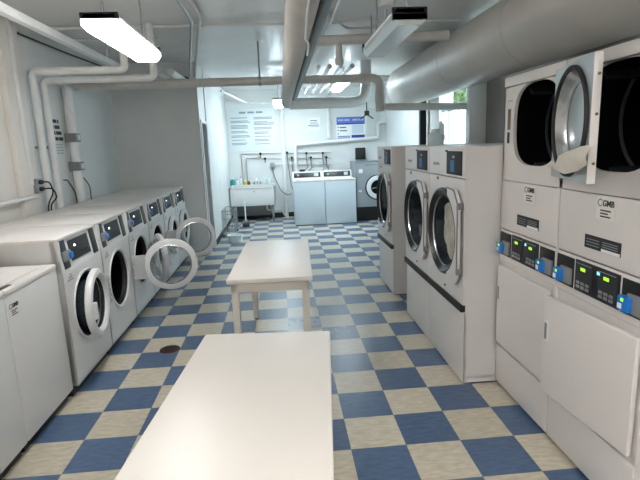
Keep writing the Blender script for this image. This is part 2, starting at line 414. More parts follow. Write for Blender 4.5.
# ---- top-load washers
def make_top_loader(m_body, w_=.65, h=.945, d=.70, kick=.07):
    root = empty('top_load_washer', '', 'washing machine')
    hw = w_/2-.004; mb = MB()
    mb.box(-hw, hw, 0, d, kick, h-.03, .006)
    mb.build('cabinet', m_body, root)
    MB().box(-hw+.01, hw-.01, .04, d-.02, 0, kick).build('toe_kick', BLACK, root)
    mb = MB(); mb.box(-hw, hw, -.006, d, h-.034, h, .014, 3); tp = mb.build('top_panel', APPLW, root)
    MB().box(-hw+.06, hw-.06, .05, d-.16, h-.002, h+.012, .006).build('lid', APPLW, root)
    MB().box(-.29, -.18, .022, .05, h-.003, h+.003, .001).build('lid_grip', BLACK, root)
    mb = MB(); mb.prism([(d-.16, h-.002), (d-.10, h+.145), (d, h+.145), (d, h-.002)], -hw, hw, Matrix(((0, 0, 1, 0), (1, 0, 0, 0), (0, 1, 0, 0), (0, 0, 0, 1))))
    mb.build('console', APPLW, root)
    tl = math.atan2(.06, .147)
    MB().box(-hw+.03, hw-.03, -.004, .004, -.055, .055, .002).build('control_panel', BLACK, root, (0, d-.13, h+.0735), (-tl, 0, 0))
    return root
def logo(root, loc, s=1.0, lines=3):
    """service company sticker: C ring, letters and small printed lines"""
    st = MB().box(-.062*s, .062*s, -.0012, 0, -.052*s, .045*s).build('service_sticker', PAPERW, root, loc)
    text('C', .046*s, INKG, st, (-.040*s, -.002, .018*s), FRONT, bold=.0012)
    text('GMB', .036*s, INK, st, (.016*s, -.002, .018*s), FRONT, bold=.001)
    for k in range(lines):
        MB().box(-.034*s, .034*s-(.018*s if k == 1 else 0), -.002, -.001, -.016*s-k*.013*s, -.010*s-k*.013*s).build('print_line', INK, st)
    return st
PAPERW = mat('pale_sticker', (222, 219, 214), .5)
STICKG = mat('grey_sticker', (190, 190, 188), .5)
tl = make_top_loader(APPL, .612)
logo(tl, (-.238, -.001, .83), .85)
tl2 = copy_tree(tl)
tl.location = (-1.478, 2.889, 0); tl2.location = (-1.478, 2.275, 0)
for o in (tl, tl2): o.rotation_euler = (0, 0, PI/2); o['group'] = 'top-load washers at the near end of the left row'
tl['label'] = 'plain-fronted white top-load washer standing beside the nearest front-load washer'
tl2['label'] = 'plain-fronted white top-load washer cut by the left edge of the photo'

# ================================================================== STACKED DRYERS (right)
def make_dryer():
    root = empty('stacked_dryer', '', 'tumble dryer')
    hw = .322; D = .88; H = 1.985
    uc = .045; zc = 1.70; rx, rz = .245, .225
    mb = MB()
    o, i = rect_circle(-hw, hw, 1.378, 1.925, uc, zc, rx, rz, 56, 3.0); mb.holed(o, i, 0, .02)
    mb.box(-hw, -hw+.012, .0, D, .03, H-.01); mb.box(hw-.012, hw, .0, D, .03, H-.01); mb.box(-hw, hw, D-.012, D, .03, H-.01); mb.box(-hw, hw, 0.0, D, H-.02, H, .004)
    mb.box(-hw, hw, -.004, .02, 1.93, H, .004)
    mb.box(-hw, hw, .03, D, .03, .045)
    mb.build('cabinet', APPLW, root)
    MB().box(-hw+.002, hw-.002, -.003, .014, 1.075, 1.374, .004).build('access_panel', APPLW, root)
    cp = MB().box(-hw+.002, hw-.002, -.001, .014, .872, 1.068, .003).build('control_fascia', APPLW, root)
    MB().box(-hw+.002, hw-.002, -.006, .014, .03, .285, .004).build('plinth_panel', APPLW, root)
    # frame behind the lower door, with a dark opening
    mb = MB(); o, i = rect_circle(-hw, hw, .29, .868, 0, .58, .25, .22, 48, 3); mb.holed(o, i, .006, .02)
    mb.build('lower_front', APPLW, root)
    MB().lathe([(.30, 0), (.30, -.5), (.28, -.52), (0, -.53)], 40, ybar(0, .03, .58)).build('lower_drum', DARKSTEEL, root)
    mb = MB(); mb.lathe([(.268, -.0), (.285, -.02), (.29, -.55), (.27, -.58), (0, -.6)], 48, ybar(uc*.6, .018, zc-.005)); mb.build('upper_drum', DARKSTEEL, root)
    MB().lathe([(.262, -.20), (.270, -.20), (.270, -.215), (.262, -.215)], 48, ybar(uc*.6, .018, zc-.005), close=True).build('drum_seam', STEEL, root)
    for k in range(3):
        a = R_(80+120*k); MB().box(-.012, .012, .06, .5, .0, .06, .01, mtx=Matrix.Translation((uc*.6, 0, zc)) @ Matrix.Rotation(a, 4, 'Y') @ Matrix.Translation((0, 0, .225))).build('drum_paddle', CHAR, root)
    # name labels
    MB().box(-hw+.05, -hw+.085, -.002, .0, 1.68, 1.80).build('warning_label', BRASS, root)
    MB().box(-hw+.05, -hw+.078, -.002, .0, 1.60, 1.665).build('warning_label', INK, root)
    MB().box(-hw+.045, -hw+.10, -.002, .0, 1.845, 1.850).build('print_line', INKG, root)
    lab = MB().box(-.098, .142, -.006, -.002, 1.128, 1.188).build('instruction_plate', INK, root)
    MB().box(.022, .140, -.0075, -.006, 1.129, 1.142).build('plate_strip', PAPER, lab)
    for k in range(3): MB().box(-.085, .005, -.0068, -.006, 1.142+k*.013, 1.145+k*.013).build('print_line', INKG, lab); MB().box(.025, .125, -.0068, -.006, 1.150+k*.010, 1.153+k*.010).build('print_line', INKG, lab)
    logo(root, (.03, -.004, 1.322), 1.0)
    # card readers each side, central displays
    for sx, x0 in ((-1, -.315), (1, .165)):
        rb = MB().box(x0, x0+.145, -.004, .004, .905, 1.052, .003).build('reader_recess', BLACK, root)
        MB().box(x0+.045, x0+.135, -.016, 0, .918, 1.0, .006).build('reader_shell', READERG, rb)
        bl = MB().box(x0+.012, x0+.078, -.034, 0, .922, .985, .008).build('card_slot', BLUEP, rb)
        MB().box(x0+.038, x0+.053, -.036, -.033, .965, .978, .001).build('indicator_light', GREENLED, bl)
        MB().box(x0+.022, x0+.045, -.036, -.033, .932, .955, .001).build('slot_icon', PAPER, bl)
    pn = MB().box(-.158, .153, -.005, .004, .905, 1.056, .003).build('display_panel', BLACK, root)
    for q, u in enumerate((-.09, .075)):
        scn = MB().box(u-.062, u+.062, -.0065, -.004, .915, 1.048, .001).build('display', CHAR, pn)
        MB().box(u-.022, u+.012, -.0085, -.006, 1.009, 1.024, .001).build('digits', GREENLED, scn)
        mk = MB(); mk.box(u-.055, u+.055, -.0085, -.006, 1.040, 1.0425); mk.build('trim_line', INKG, scn)
        for r_ in range(2):
            for c_ in range(3): MB().box(u-.05+c_*.035, u-.024+c_*.035, -.0095, -.006, .922+r_*.020, .937+r_*.020, .002).build('button', STEEL if r_ == 0 else HOSE, scn)
    MB().box(.005, .026, -.0065, -.005, 1.02, 1.035).build('service_mark', CYANLED, pn)
    # upper door hung on the right
    W, Hh = .50, .50
    mb = MB(); o, i = rect_circle(-W, 0, -Hh/2, Hh/2, -W/2, 0, .215, .215, 56); mb.holed(o, i, -.012, .014)
    ud = mb.build('upper_door', STEELP, root, (hw-.006, -.034, zc-.01), smooth=False)
    MB().lathe([(.214, -.016), (.205, -.004), (.186, .020), (.172, .027), (.164, .027), (.164, .032), (.180, .032), (.202, .022), (.214, .010)], 56, ybar(-W/2, 0, 0), close=True).build('door_ring', CHROME, ud)
    MB().lathe([(.168, .028), (.15, .026), (.08, .024), (0, .023)], 48, ybar(-W/2, 0, 0)).build('door_glass', GLASSB, ud)
    MB().lathe([(.214, -.012), (.216, -.026), (.226, -.030), (.236, -.024), (.237, -.012)], 56, ybar(-W/2, 0, 0), close=True).build('door_gasket', RUBBER, ud)
    mb = MB(); mb.box(-W-.003, -W+.010, -.018, .014, -Hh/2, Hh/2, .003); mb.build('door_edge', APPLW, ud)
    for z_ in (-.17, .02, .17): MB().lathe([(.006, 0), (.006, .004), (0, .005)], 10, Matrix.Translation((-W-.004, -.006, z_)) @ Matrix.Rotation(-PI/2, 4, 'Y')).build('screw', BRASS, ud)
    # lower door
    ld = MB().box(-.595, 0, -.024, .0, -.26, .26, .010, 3).build('lower_door', APPLW, root, (hw-.024, .0, .578))
    MB().box(-.580, -.545, -.028, -.014, .025, .135, .007, 3).build('handle', APPL, ld)
    MB().box(-.572, -.554, -.030, -.026, .037, .123, .003).build('handle_slot_shade', READERG, ld)  # grey block giving the shade inside the recessed grip
    return root, ud, ld
STEELP = mat('zinc_door_panel', (168, 176, 178), .35, .35)
dr1, ud1, ld1 = make_dryer()
dr2 = copy_tree(dr1)
DRX = 1.385
dr1.location = (DRX, 2.645, 0); dr2.location = (DRX, 1.995, 0)
for o in (dr1, dr2):
    o.rotation_euler = (0, 0, -PI/2); o['group'] = 'stacked dryers on the right'
    for c in kids(o):
        if c.name.startswith('upper_door'): c.rotation_euler = (0, 0, R_(165))
for c in kids(dr2):
    if c.name.startswith('lower_door'): c.rotation_euler = (0, 0, R_(5))
dr1['label'] = 'white stacked dryer beside the extractor washers, upper door swung open and lower door shut'
dr2['label'] = 'white stacked dryer at the right edge of the photo, its lower door slightly ajar'
# cloth hanging over the rim of the open dryer door
def cloth_sheet():
    bot = [Vector(p) for p in ( (1.372, 2.423, 1.475), (1.300, 2.225, 1.470), (1.235, 2.043, 1.473), (1.165, 1.839, 1.494), (1.140, 1.735, 1.522) )]
    top = [Vector(p) for p in ( (1.372, 2.424, 1.483), (1.310, 2.240, 1.535), (1.255, 2.078, 1.566), (1.195, 1.883, 1.586), (1.150, 1.728, 1.591) )]
    def q(P, u):
        t = u*(len(P)-1); k = min(int(t), len(P)-2); return P[k].lerp(P[k+1], t-k)
    bm = bmesh.new(); n, m_ = 20, 10; g = []
    for i in range(n+1):
        u = i/n; row = []
        for j in range(m_+1):
            v = j/m_; p = q(bot, u)*(1-v)+q(top, u)*v
            row.append(bm.verts.new(p+Vector((-.022*math.sin(PI*v)*u+.004*math.sin(11*u+5*v), 0, .004*math.sin(9*u)))))
        g.append(row)
    for i in range(n):
        for j in range(m_): bm.faces.new((g[i][j], g[i+1][j], g[i+1][j+1], g[i][j+1]))
    bmesh.ops.solidify(bm, geom=bm.faces[:], thickness=.004)
    m = MB(); m.bm.free(); m.bm = bm; return m
tag(cloth_sheet().build('towel', CLOTH), 'cream cloth draped over the lower rim of the open upper dryer door', 'towel')

# ================================================================== WASHER EXTRACTORS (right, tall)
def make_extractor():
    root = empty('washer_extractor', '', 'washing machine')
    hw = .365; D = 1.0; H = 1.59; zc = 1.0; rr = .285
    mb = MB(); o, i = rect_circle(-hw, hw, .53, 1.385, 0, zc, rr, rr, 56); mb.holed(o, i, 0, .015)
    mb.build('front_panel', APPLG, root)
    mb = MB(); mb.box(-hw, -hw+.012, .012, D, .008, H-.015); mb.box(hw-.012, hw, .012, D, .008, H-.015); mb.box(-hw, hw, D-.012, D, .008, H-.015); mb.box(-hw, hw, .0, D, H-.018, H, .005); mb.box(-hw, hw, .05, D, .04, .05)
    mb.build('cabinet', SIDEGREY if False else APPLG, root)
    MB().box(-hw, hw, .0, .014, 1.390, H-.018, .003).build('control_fascia', APPLG, root)
    MB().box(-hw, hw, .008, .03, .012, .515, .004).build('lower_panel', APPLG, root)
    MB().box(-hw+.01, hw-.01, .05, D-.03, 0, .04).build('plinth', BLACK, root)
    MB().box(-hw-.002, hw+.002, -.016, .02, .512, .562, .008, 3).build('bumper_bar', RUBBER, root)
    MB().lathe([(.280, .0), (.265, -.05), (.27, -.35), (.25, -.38), (0, -.39)], 48, ybar(0, .012, zc)).build('drum', DARKSTEEL, root)
    # control screen
    cp = MB().box(.03, .315, -.006, .004, 1.405, 1.56, .004).build('control_panel', CHAR, root)
    MB().box(.118, .188, -.0085, -.005, 1.425, 1.50, .002).build('screen', SCREENB, cp)
    MB().box(.15, .19, -.0085, -.005, 1.515, 1.53, .002).build('display_line', INKG, cp)
    MB().box(.01, .04, -.010, .0, 1.555, 1.566, .002).build('panel_hook', BLACK, cp)
    for k in range(5): MB().box(-.27+.028*k, -.248+.028*k, -.002, .001, 1.458-.004*(k == 0), 1.474+.006*(k in (0, 3))).build('maker_mark', INKG, root)
    MB().lathe([(.012, 0), (.012, .006), (.004, .01), (0, .01)], 14, ybar(-.16, 0, 1.365)).build('lock', BRASS, root)
    MB().lathe([(.007, 0), (.007, .006), (0, .008)], 10, ybar(.02, 0, .605)).build('screw', INK, root)
    # porthole door: black ring, pale half plate at the hinge side
    dr = MB().lathe([(.252, -.012), (.280, .010), (.290, .022), (.304, .018), (.308, .006), (.308, -.004), (.284, -.006), (.258, -.020)], 64, ybar(-.30, 0, 0), close=True).build('door', BLACK, root, (.30, -.012, zc))
    MB().lathe([(.256, -.010), (.20, -.012), (.14, -.014), (0, -.015)], 48, ybar(-.30, 0, 0)).build('glass', GLASSD, dr)
    MB().lathe([(.246, -.010), (.252, -.002), (.257, -.006), (.252, -.014)], 56, ybar(-.30, 0, 0), close=True).build('glass_rim', CHROME, dr)
    pts = [(-.17, .325), (-.02, .315), (.045, .235), (.045, -.235), (-.02, -.315), (-.17, -.325)]
    arcp = [(-.30+.300*math.cos(a), .300*math.sin(a)) for a in [R_(-64+128*k/20) for k in range(21)]]
    mb = MB(); mb.prism(pts[::-1] and [(x, z) for x, z in ([pts[5]]+arcp+[pts[0], pts[1], pts[2], pts[3], pts[4]])], .004, .022, Matrix(((1, 0, 0, 0), (0, 0, -1, 0), (0, 1, 0, 0), (0, 0, 0, 1))))
    mb.build('hinge_plate', APPLG, dr)
    mb = MB(); mb.tube(fillet([(-.17, -.024, .320), (-.03, -.024, .312), (.04, -.024, .23), (.04, -.024, -.23)], .02), .006, 8); mb.build('door_trim', HOSE, dr)
    for s_ in (-1, 1): MB().box(.032, .054, -.030, .010, s_*.215-.022, s_*.215+.022, .004).build('hinge', HOSE, dr)
    return root
SCREENB = emit('blue_touch_screen', (36, 84, 120), .15)
ex1 = make_extractor(); ex2 = copy_tree(ex1); ex3 = copy_tree(ex1)
for o, y, lb in ((ex1, 3.345, 'tall white washer-extractor next to the stacked dryers, pale laundry behind its porthole'),
                 (ex2, 4.083, 'tall white washer-extractor second from the stacked dryers, with dark porthole'),
                 (ex3, 5.375, 'tall washer-extractor standing alone beyond a gap, farthest from the stacked dryers')):
    o.location = (1.15, y, 0); o.rotation_euler = (0, 0, -PI/2); o['label'] = lb; o['group'] = 'tall washer-extractors on the right'
def blob(loc, rad, sq, m, name, label, seed):
    random.seed(seed); bm = bmesh.new(); bmesh.ops.create_icosphere(bm, subdivisions=4, radius=rad)
    ph = [random.uniform(0, 6) for _ in range(6)]
    for v in bm.verts:
        p = v.co/rad; k = 1+.10*math.sin(5*p.x+ph[0]+3*p.z)+.08*math.sin(8*p.z+ph[1])+.05*math.sin(14*p.y+ph[2]+6*p.x)+.03*math.sin(22*p.z+9*p.x+ph[3])
        v.co = Vector((v.co.x*sq[0], v.co.y*sq[1], v.co.z*sq[2]))*k
    m_ = MB(); m_.bm.free(); m_.bm = bm
    return tag(m_.build(name, m, None, loc), label, 'laundry')
blob((1.235, 3.375, .99), .195, (.24, 1.0, 1.12), LAUNDRY, 'laundry_pile', 'pale cream laundry pressed against the porthole of the nearest tall washer', 3)
blob((1.235, 4.07, .85), .15, (.3, 1.05, .62), LAUNDRYG, 'laundry_pile', 'grey laundry at the bottom of the second tall washer porthole', 5)

# ================================================================== TABLES
def make_table(L_, W_):
    root = empty('folding_table', '', 'table')
    MB().box(-W_/2, W_/2, -L_/2, L_/2, .728, .76, .006, 3).build('tabletop', LAMIN, root)
    ap = MB(); i = .025
    ap.box(-W_/2+i, W_/2-i, -L_/2+i, -L_/2+i+.02, .66, .728); ap.box(-W_/2+i, W_/2-i, L_/2-i-.02, L_/2-i, .66, .728)
    ap.box(-W_/2+i, -W_/2+i+.02, -L_/2+i, L_/2-i, .66, .728); ap.box(W_/2-i-.02, W_/2-i, -L_/2+i, L_/2-i, .66, .728)
    ap.build('apron', TLEG, root)
    for sx in (-1, 1):
        for sy in (-1, 1):
            x, y = sx*(W_/2-.05), sy*(L_/2-.05)
            mb = MB(); mb.box(x-.025, x+.025, y-.025, y+.025, .012, .728, .003); lg = mb.build('leg', TLEG, root)
            MB().lathe([(.020, 0), (.020, .012), (.012, .014), (0, .014)], 14, Matrix.Translation((x, y, 0))).build('foot', BLACK, lg)
    return root
def rz_of(dx, dy): return math.atan2(-dx, dy)
ta = make_table(1.37, .60); ta.location = (-.165, 1.543, 0); ta.rotation_euler = (0, 0, -R_(5.4))
tb = make_table(1.37, .585); tb.location = (-.086, 3.898, 0); tb.rotation_euler = (0, 0, -R_(2.1))
ta['label'] = 'cream laminate-topped table in the foreground, cut by the bottom of the photo'; tb['label'] = 'cream laminate-topped table in the middle of the aisle, legs visible on the tiles'
for o in (ta, tb): o['group'] = 'folding tables down the aisle'

# floor drain
dn = MB().lathe([(.0, .004), (.072, .004), (.082, .003), (.085, 0)], 32).build('floor_drain', RUST, None, (-1.0, 3.93, 0.0))
tag(dn, 'round rusty floor drain in a cream tile by the left washers', 'drain')
gm = MB()
for k in range(5): gm.box(-.05, .05, -.052+k*.024, -.044+k*.024, .004, .006)
gm.build('slots', BLACK, dn)

# ================================================================== OVERHEAD: lights
def make_fixture(name, lens, label, loc, L_=1.22, w_=.20, rod=True, endcap=BLACK, low=.055):
    root = empty(name, label, 'ceiling light', loc, 0, 'fluorescent ceiling lights')
    poly = [(-w_/2, .065), (-w_/2, .035), (-w_/2+.03, .0), (w_/2-.03, .0), (w_/2, .035), (w_/2, .065)]
    mt = Matrix(((1, 0, 0, 0), (0, 0, 1, 0), (0, 1, 0, 0), (0, 0, 0, 1)))
    MB().prism(poly, -L_/2, L_/2, mt).build('diffuser', lens, root)
    MB().box(-w_/2+.012, w_/2-.012, -L_/2, L_/2, .065, .095, .003).build('housing', PIPEW, root)
    for s_ in (-1, 1):
        mb = MB(); mb.prism([(-w_/2*1.03, .10), (-w_/2*1.03, low), (w_/2*1.03, low), (w_/2*1.03, .10)], s_*L_/2-.02*(s_ > 0), s_*L_/2+.02*(s_ < 0), mt); mb.build('end_cap', endcap, root)
    if rod:
        for s_ in (-.42, .42): MB().tube([(0, s_*L_, .09), (0, s_*L_, ZC-loc[2]-.005)], .007, 8).build('hanger_rod', STEEL, root)
    return root
make_fixture('fluorescent_light', LENSW, 'glowing fluorescent light hung above the left washers', (-.955, 3.47, 2.30), 1.0)
make_fixture('fluorescent_light', LENSOFF, 'unlit fluorescent light hung on the right beside the big duct', (.80, 3.50, 2.30), 1.05, low=.03)
make_fixture('fluorescent_light', LENSC, 'small glowing fluorescent light far back above the sink end', (.04, 10.1, 2.43))
make_fixture('fluorescent_light', LENSC, 'far glowing fluorescent light half hidden behind the crossing pipes', (1.15, 9.0, 2.62))
make_fixture('fluorescent_light', LENSB, 'unseen fluorescent light added behind the camera to brighten the near end', (-.6, -.4, 2.45))  # lamp added out of view to brighten the near end
make_fixture('fluorescent_light', LENSB, 'unseen fluorescent light added behind the camera on the right to brighten the room', (.8, -.4, 2.45))  # second added lamp, unseen, raising the brightness from the right

# ---- pipes
def pipe(name, pts, r, m, label, cat='pipe', n=14, fil=0.0, group=None):
    o = MB().tube(fillet(pts, fil) if fil else pts, r, n).build(name, m)
    return tag(o, label, cat, group)
def couplings(o, items, m=PIPEG):
    for (p0, p1, r) in items: MB().tube([p0, p1], r, 14).build('coupling', m, o)
# big insulated duct along the right
duct = MB().tube([(2.12, -1.75, 2.52), (2.12, 8.15, 2.52)], .315, 40).build('insulated_duct', DUCTM); tag(duct, 'fat grey insulated duct running along the right over the dryers', 'duct')
for y in (.6, 2.3, 4.0, 5.6): MB().tube([(2.12, y, 2.52), (2.12, y+.05, 2.52)], .318, 40).build('wrap_band', DUCTM, duct)
for y in (1.2, 3.6, 6.2): MB().box(2.08, 2.12, y-.015, y+.015, 2.82, ZC-.002).build('hanger_strap', STEEL, duct)
# lagged pipe overhead along the room and its grey-green companion
lp = pipe('lagged_pipe', [(.140, -1.79, 2.272), (.140, 6.9, 2.272), (.142, 7.3, 2.25)], .075, LAG, 'thick beige lagged pipe running overhead down the middle of the room', n=20)
MB().lathe([(.077, 0), (.055, .10), (.0, .17)], 16, Matrix.Translation((.142, 7.29, 2.25)) @ Matrix.Rotation(-PI/2, 4, 'X')).build('tapered_end', LAG, lp)
MB().tube([(.128, .5, 2.33), (.128, .5, ZC-.003)], .008, 8).build('hanger_rod', STEEL, lp); MB().tube([(.128, 4.6, 2.33), (.128, 4.6, ZC-.003)], .008, 8).build('hanger_rod', STEEL, lp)
pipe('steel_channel', [(.252, -1.79, 2.285), (.252, 7.1, 2.285)], .032, GREEN, 'grey-green steel pipe running tight beside the beige lagged pipe')
pipe('cable', fillet([(.13, .6, 2.188), (.14, 1.6, 2.187), (.15, 2.2, 2.187), (.17, 2.75, 2.185), (.20, 2.9, 2.20), (.20, 3.1, 2.17)], .1), .006, PAPER, 'thin white cable tied along the underside of the lagged pipe', 'cable', 8)
# pipe crossing the room
cr = pipe('cross_pipe', [(XL+.005, 6.3, 2.432), (1.30, 6.3, 2.432), (1.30, 6.3, 2.02)], .052, PIPEG, 'grey pipe crossing the whole room and elbowing down at its right end', n=18, fil=.11)
couplings(cr, [((1.05, 6.3, 2.432), (1.17, 6.3, 2.432), .060), ((1.30, 6.3, 2.23), (1.30, 6.3, 2.13), .060)])
for x in (-.19,): MB().tube([(x, 6.3, 2.40), (x, 6.3, ZC-.003)], .010, 8).build('hanger_rod', STEEL, cr); MB().tube([(x-.018, 6.3, 2.432), (x+.018, 6.3, 2.432)], .058, 16).build('hanger_ring', STEEL, cr)
# pipes farther back; cool light on the first is put into its pale paint
pipe('window_pipe', [(1.355, 6.3, 2.075), (2.49, 6.3, 2.05)], .046, PIPEW, 'pale pipe running from the elbow of the crossing pipe towards the window')
bp = pipe('rear_pipe', [(.20, 7.9, 2.28), (1.42, 7.9, 2.28), (1.42, 7.9, ZC-.004)], .085, PIPEW, 'pale pipe behind the crossing pipe, turning up into the ceiling', n=18, fil=.22)
# short cross pipe high at right with a branch
hp = pipe('high_cross_pipe', [(.12, 5.2, 2.66), (1.80, 5.2, 2.69)], .050, PIPEG, 'brownish grey pipe high under the ceiling between lagged pipe and duct')
MB().tube([(.66, 5.2, 2.66), (.66, 5.2, 2.45)], .034, 14).build('branch', PIPEG, hp)
MB().tube([(.66, 5.2, 2.49), (.66, 5.2, 2.43)], .042, 14).build('branch_cap', PIPEG, hp)
MB().tube([(1.0, 5.2, 2.70), (1.0, 5.2, ZC-.003)], .008, 8).build('hanger_rod', STEEL, hp)
# left wall pipes: two elbows and the riser with clamps
e1 = pipe('left_elbow_pipe', [(-2.335, 5.12, 1.0), (-2.335, 5.12, 2.435), (-1.455, 5.12, 2.425), (-1.455, 5.12, ZC-.004)], .036, PIPEW, 'nearer of two white elbow pipes rising on the left wall and turning right', fil=.06, group='white elbow pipes in the left corner')
e2 = pipe('left_elbow_pipe', [(-2.335, 5.34, 1.0), (-2.335, 5.34, 2.375), (-1.235, 5.34, 2.375), (-1.235, 5.34, ZC-.004)], .036, PIPEW, 'farther of two white elbow pipes rising on the left wall and turning right', fil=.06, group='white elbow pipes in the left corner')
for e_, y, x in ((e1, 5.12, -1.9), (e2, 5.34, -1.9)): MB().tube([(-2.335, y, 2.0), (-2.335, y, 2.06)], .042, 14).build('coupling', PIPEW, e_); MB().box(-2.398, -2.335, y-.012, y+.012, 1.7, 1.73).build('wall_clip', STEEL, e_)
rs = pipe('riser_pipe', [(-2.33, 5.88, .9), (-2.33, 5.88, 2.374)], .052, PIPEW, 'white riser pipe with two grey clamps on the left wall behind the washers', n=18)
for z in (1.50, 1.82): MB().box(-2.395, -2.268, 5.81, 5.95, z-.05, z+.05, .012).build('pipe_clamp', READERG, rs); MB().box(-2.266, -2.26, 5.85, 5.91, z-.03, z+.03, .006).build('clamp_plate', PIPEW, rs)
# white square raceway running overhead along the left
ra = MB().box(-.032, .032, 1.0, 6.18, -.032, .032, .006).build('overhead_raceway', PIPEW, None, (-1.825, 0, 2.62)); tag(ra, 'white square raceway running overhead above the left washers', 'raceway')
for y in (3.4, 5.8): MB().tube([(0, y, .03), (0, y, ZC-2.62-.003)], .009, 8).build('hanger_rod', STEEL, ra)
# vertical raceway and outlet on the pilaster
vr = MB().box(XL+.05, XL+.075, 4.80, 4.84, 1.36, ZC-.002, .004).build('wall_raceway', PIPEW); tag(vr, 'narrow white vertical raceway on the left wall feeding an outlet box', 'raceway')
ob = MB().box(XL+.05, XL+.09, 4.86, 4.96, 1.28, 1.42, .006).build('outlet_box', STEEL); tag(ob, 'grey outlet box with black plugs on the left wall above the washers', 'outlet')
for z in (1.32, 1.385): MB().box(XL+.09, XL+.12, 4.885, 4.935, z-.02, z+.02, .008).build('plug', BLACK, ob)
for k, (dy, z) in enumerate(((.0, 1.385), (.06, 1.32))):
    pipe('power_cord', fillet([(XL+.128, 4.91, z), (XL+.17, 4.93+dy, z-.0), (XL+.19, 4.96+dy, z-.10), (XL+.11, 4.97+dy, 1.16), (XL+.10, 4.99+dy, .95)], .06), .007, BLACK, ('black power cord looping from the upper plug behind the left washers', 'black power cord looping from the lower plug behind the left washers')[k], 'cord', 8)
pipe('power_cord', fillet([(XL+.01, 5.62, 1.36), (XL+.05, 5.63, 1.36), (XL+.08, 5.72, 1.22), (XL+.06, 5.80, .9)], .06), .006, BLACK, 'black cord dropping from the left wall in front of the clamped riser', 'cord', 8)
pipe('power_cord', fillet([(XL+.01, 6.06, 1.36), (XL+.05, 6.08, 1.36), (XL+.08, 6.17, 1.25), (XL+.06, 6.20, .9)], .06), .006, BLACK, 'black cord dropping from the left wall just beyond the clamped riser', 'cord', 8)
pipe('wall_conduit', [(XL+.07, 2.0, 1.225), (XL+.07, 4.86, 1.255)], .016, PIPEW, 'thin white conduit running level along the near left wall')
# stencilled notice on the left wall
nt_ = MB().box(XL, XL+.003, 5.42, 5.79, 1.62, 2.06).build('wall_notice', WALL); tag(nt_, 'small printed notice on the left wall between the elbow pipes and riser', 'notice')
for k, ws in enumerate((((5.50, 5.66), (5.68, 5.71)), ((5.48, 5.58), (5.60, 5.72)), ((5.46, 5.60), (5.62, 5.75)), ((5.45, 5.57), (5.585, 5.66), (5.675, 5.77)))):
    for a, b_ in ws: MB().box(XL+.003, XL+.005, a, b_, 1.975-k*.062, 2.012-k*.062).build('printed_word', INK, nt_)
for k in range(4): MB().box(XL+.003, XL+.005, 5.46, 5.74, 1.74-k*.03, 1.748-k*.03).build('print_line', INKG, nt_)
# black cable drooping along the top of the left wall
pipe('cable', [(XL+.015, 4.6, 2.765), (XL+.015, 5.24, 2.772), (XL+.015, 6.0, 2.782), (XL+.015, 6.9, 2.805), (XL+.03, 7.3, 2.81)], .009, BLACK, 'black cable slanting along the top of the left wall', 'cable', 8)
# ceiling conduits
c1 = pipe('ceiling_conduit', [(-2.39, 5.38, 2.875), (2.0, 5.38, 2.875)], .014, PIPEW, 'thin white conduit straight across the ceiling above the glowing light', group='ceiling conduits')
MB().tube([(-.80, 5.38, 2.875), (-.74, 5.38, 2.875)], .021, 12).build('coupling', PIPEW, c1)
pipe('ceiling_conduit', [(-2.39, 5.95, 2.88), (-1.3, 5.95, 2.88)], .012, PIPEW, 'short white conduit across the ceiling at the left corner', group='ceiling conduits')
for k, x in enumerate((-.62, -.70)):
    pipe('ceiling_conduit', [(x-.02, 1.5, 2.86-.03*k), (x-.06, 5.0, 2.86-.03*k), (x-.55, 7.58, 2.70-.03*k)], (.02, .014)[k], (PIPEG, STEEL)[k], ('grey conduit running back past the glowing light into the end wall', 'thinner steel conduit just left of the grey one beside the glowing light')[k], group='ceiling conduits')
for k, x in enumerate((-1.38, -1.55)):
    sl = pipe('pipe_sleeve', [(x, 6.9, 2.66+.02*k), (x+.06, 7.598, 2.62)], (.05, .05)[k], PIPEW, ('white pipe stub entering the grey end wall under the ceiling, right of its twin', 'white pipe stub entering the grey end wall under the ceiling, left of its twin')[k], group='pipe stubs into the end wall')
    MB().lathe([(.052, 0), (.075, 0), (.075, .012), (.052, .012)], 20, Matrix.Translation((x+.06, 7.598, 2.62)) @ Matrix.Rotation(PI/2, 4, 'X'), close=True).build('escutcheon', BLACK, sl)
pipe('ceiling_conduit', fillet([(.30, 5.05, 2.87), (.57, 5.10, 2.87), (.80, 5.6, 2.87), (1.22, 5.6, 2.87), (1.06, 4.78, 2.87)], .05), .013, PIPEG, 'grey conduit bending across the ceiling to a round junction box', group='ceiling conduits')
jb = MB().lathe([(0, 0), (.07, 0), (.075, .01), (.075, .05)], 24).build('junction_box', PIPEW, None, (1.05, 4.70, 2.848)); tag(jb, 'round white junction box on the ceiling left of the unlit fixture', 'junction box')
pipe('ceiling_conduit', [(.62, 2.0, 2.87), (.60, 5.1, 2.87), (.58, 7.9, 2.87)], .015, PIPEW, 'pale conduit along the ceiling right of the lagged pipe', group='ceiling conduits')
pipe('ceiling_conduit', [(XL+1.3, 8.6, 2.72), (2.4, 8.6, 2.72)], .045, PIPEG, 'grey pipe across the back passage under the ceiling', group='ceiling conduits')
for k in range(4):
    pipe('ceiling_conduit', [(.62+.16*k, 7.2, 2.72), (.62+.16*k, 10.6, 2.72)], .028+.006*(k % 2), (PIPEW, PIPEG)[k % 2], 'one of four parallel pipes under the back ceiling: %s from the left' % ('first', 'second', 'third', 'fourth')[k], group='parallel back pipes')
sv = MB().tube([(.34, 5.6, 2.42), (.34, 5.6, 2.56)], .012, 10).build('red_valve_handle', REDPL); tag(sv, 'small red valve handle beside the lagged pipe', 'valve handle')
MB().tube([(.34, 5.6, 2.56), (.34, 5.6, ZC-.002)], .008, 8).build('stem', STEEL, sv)
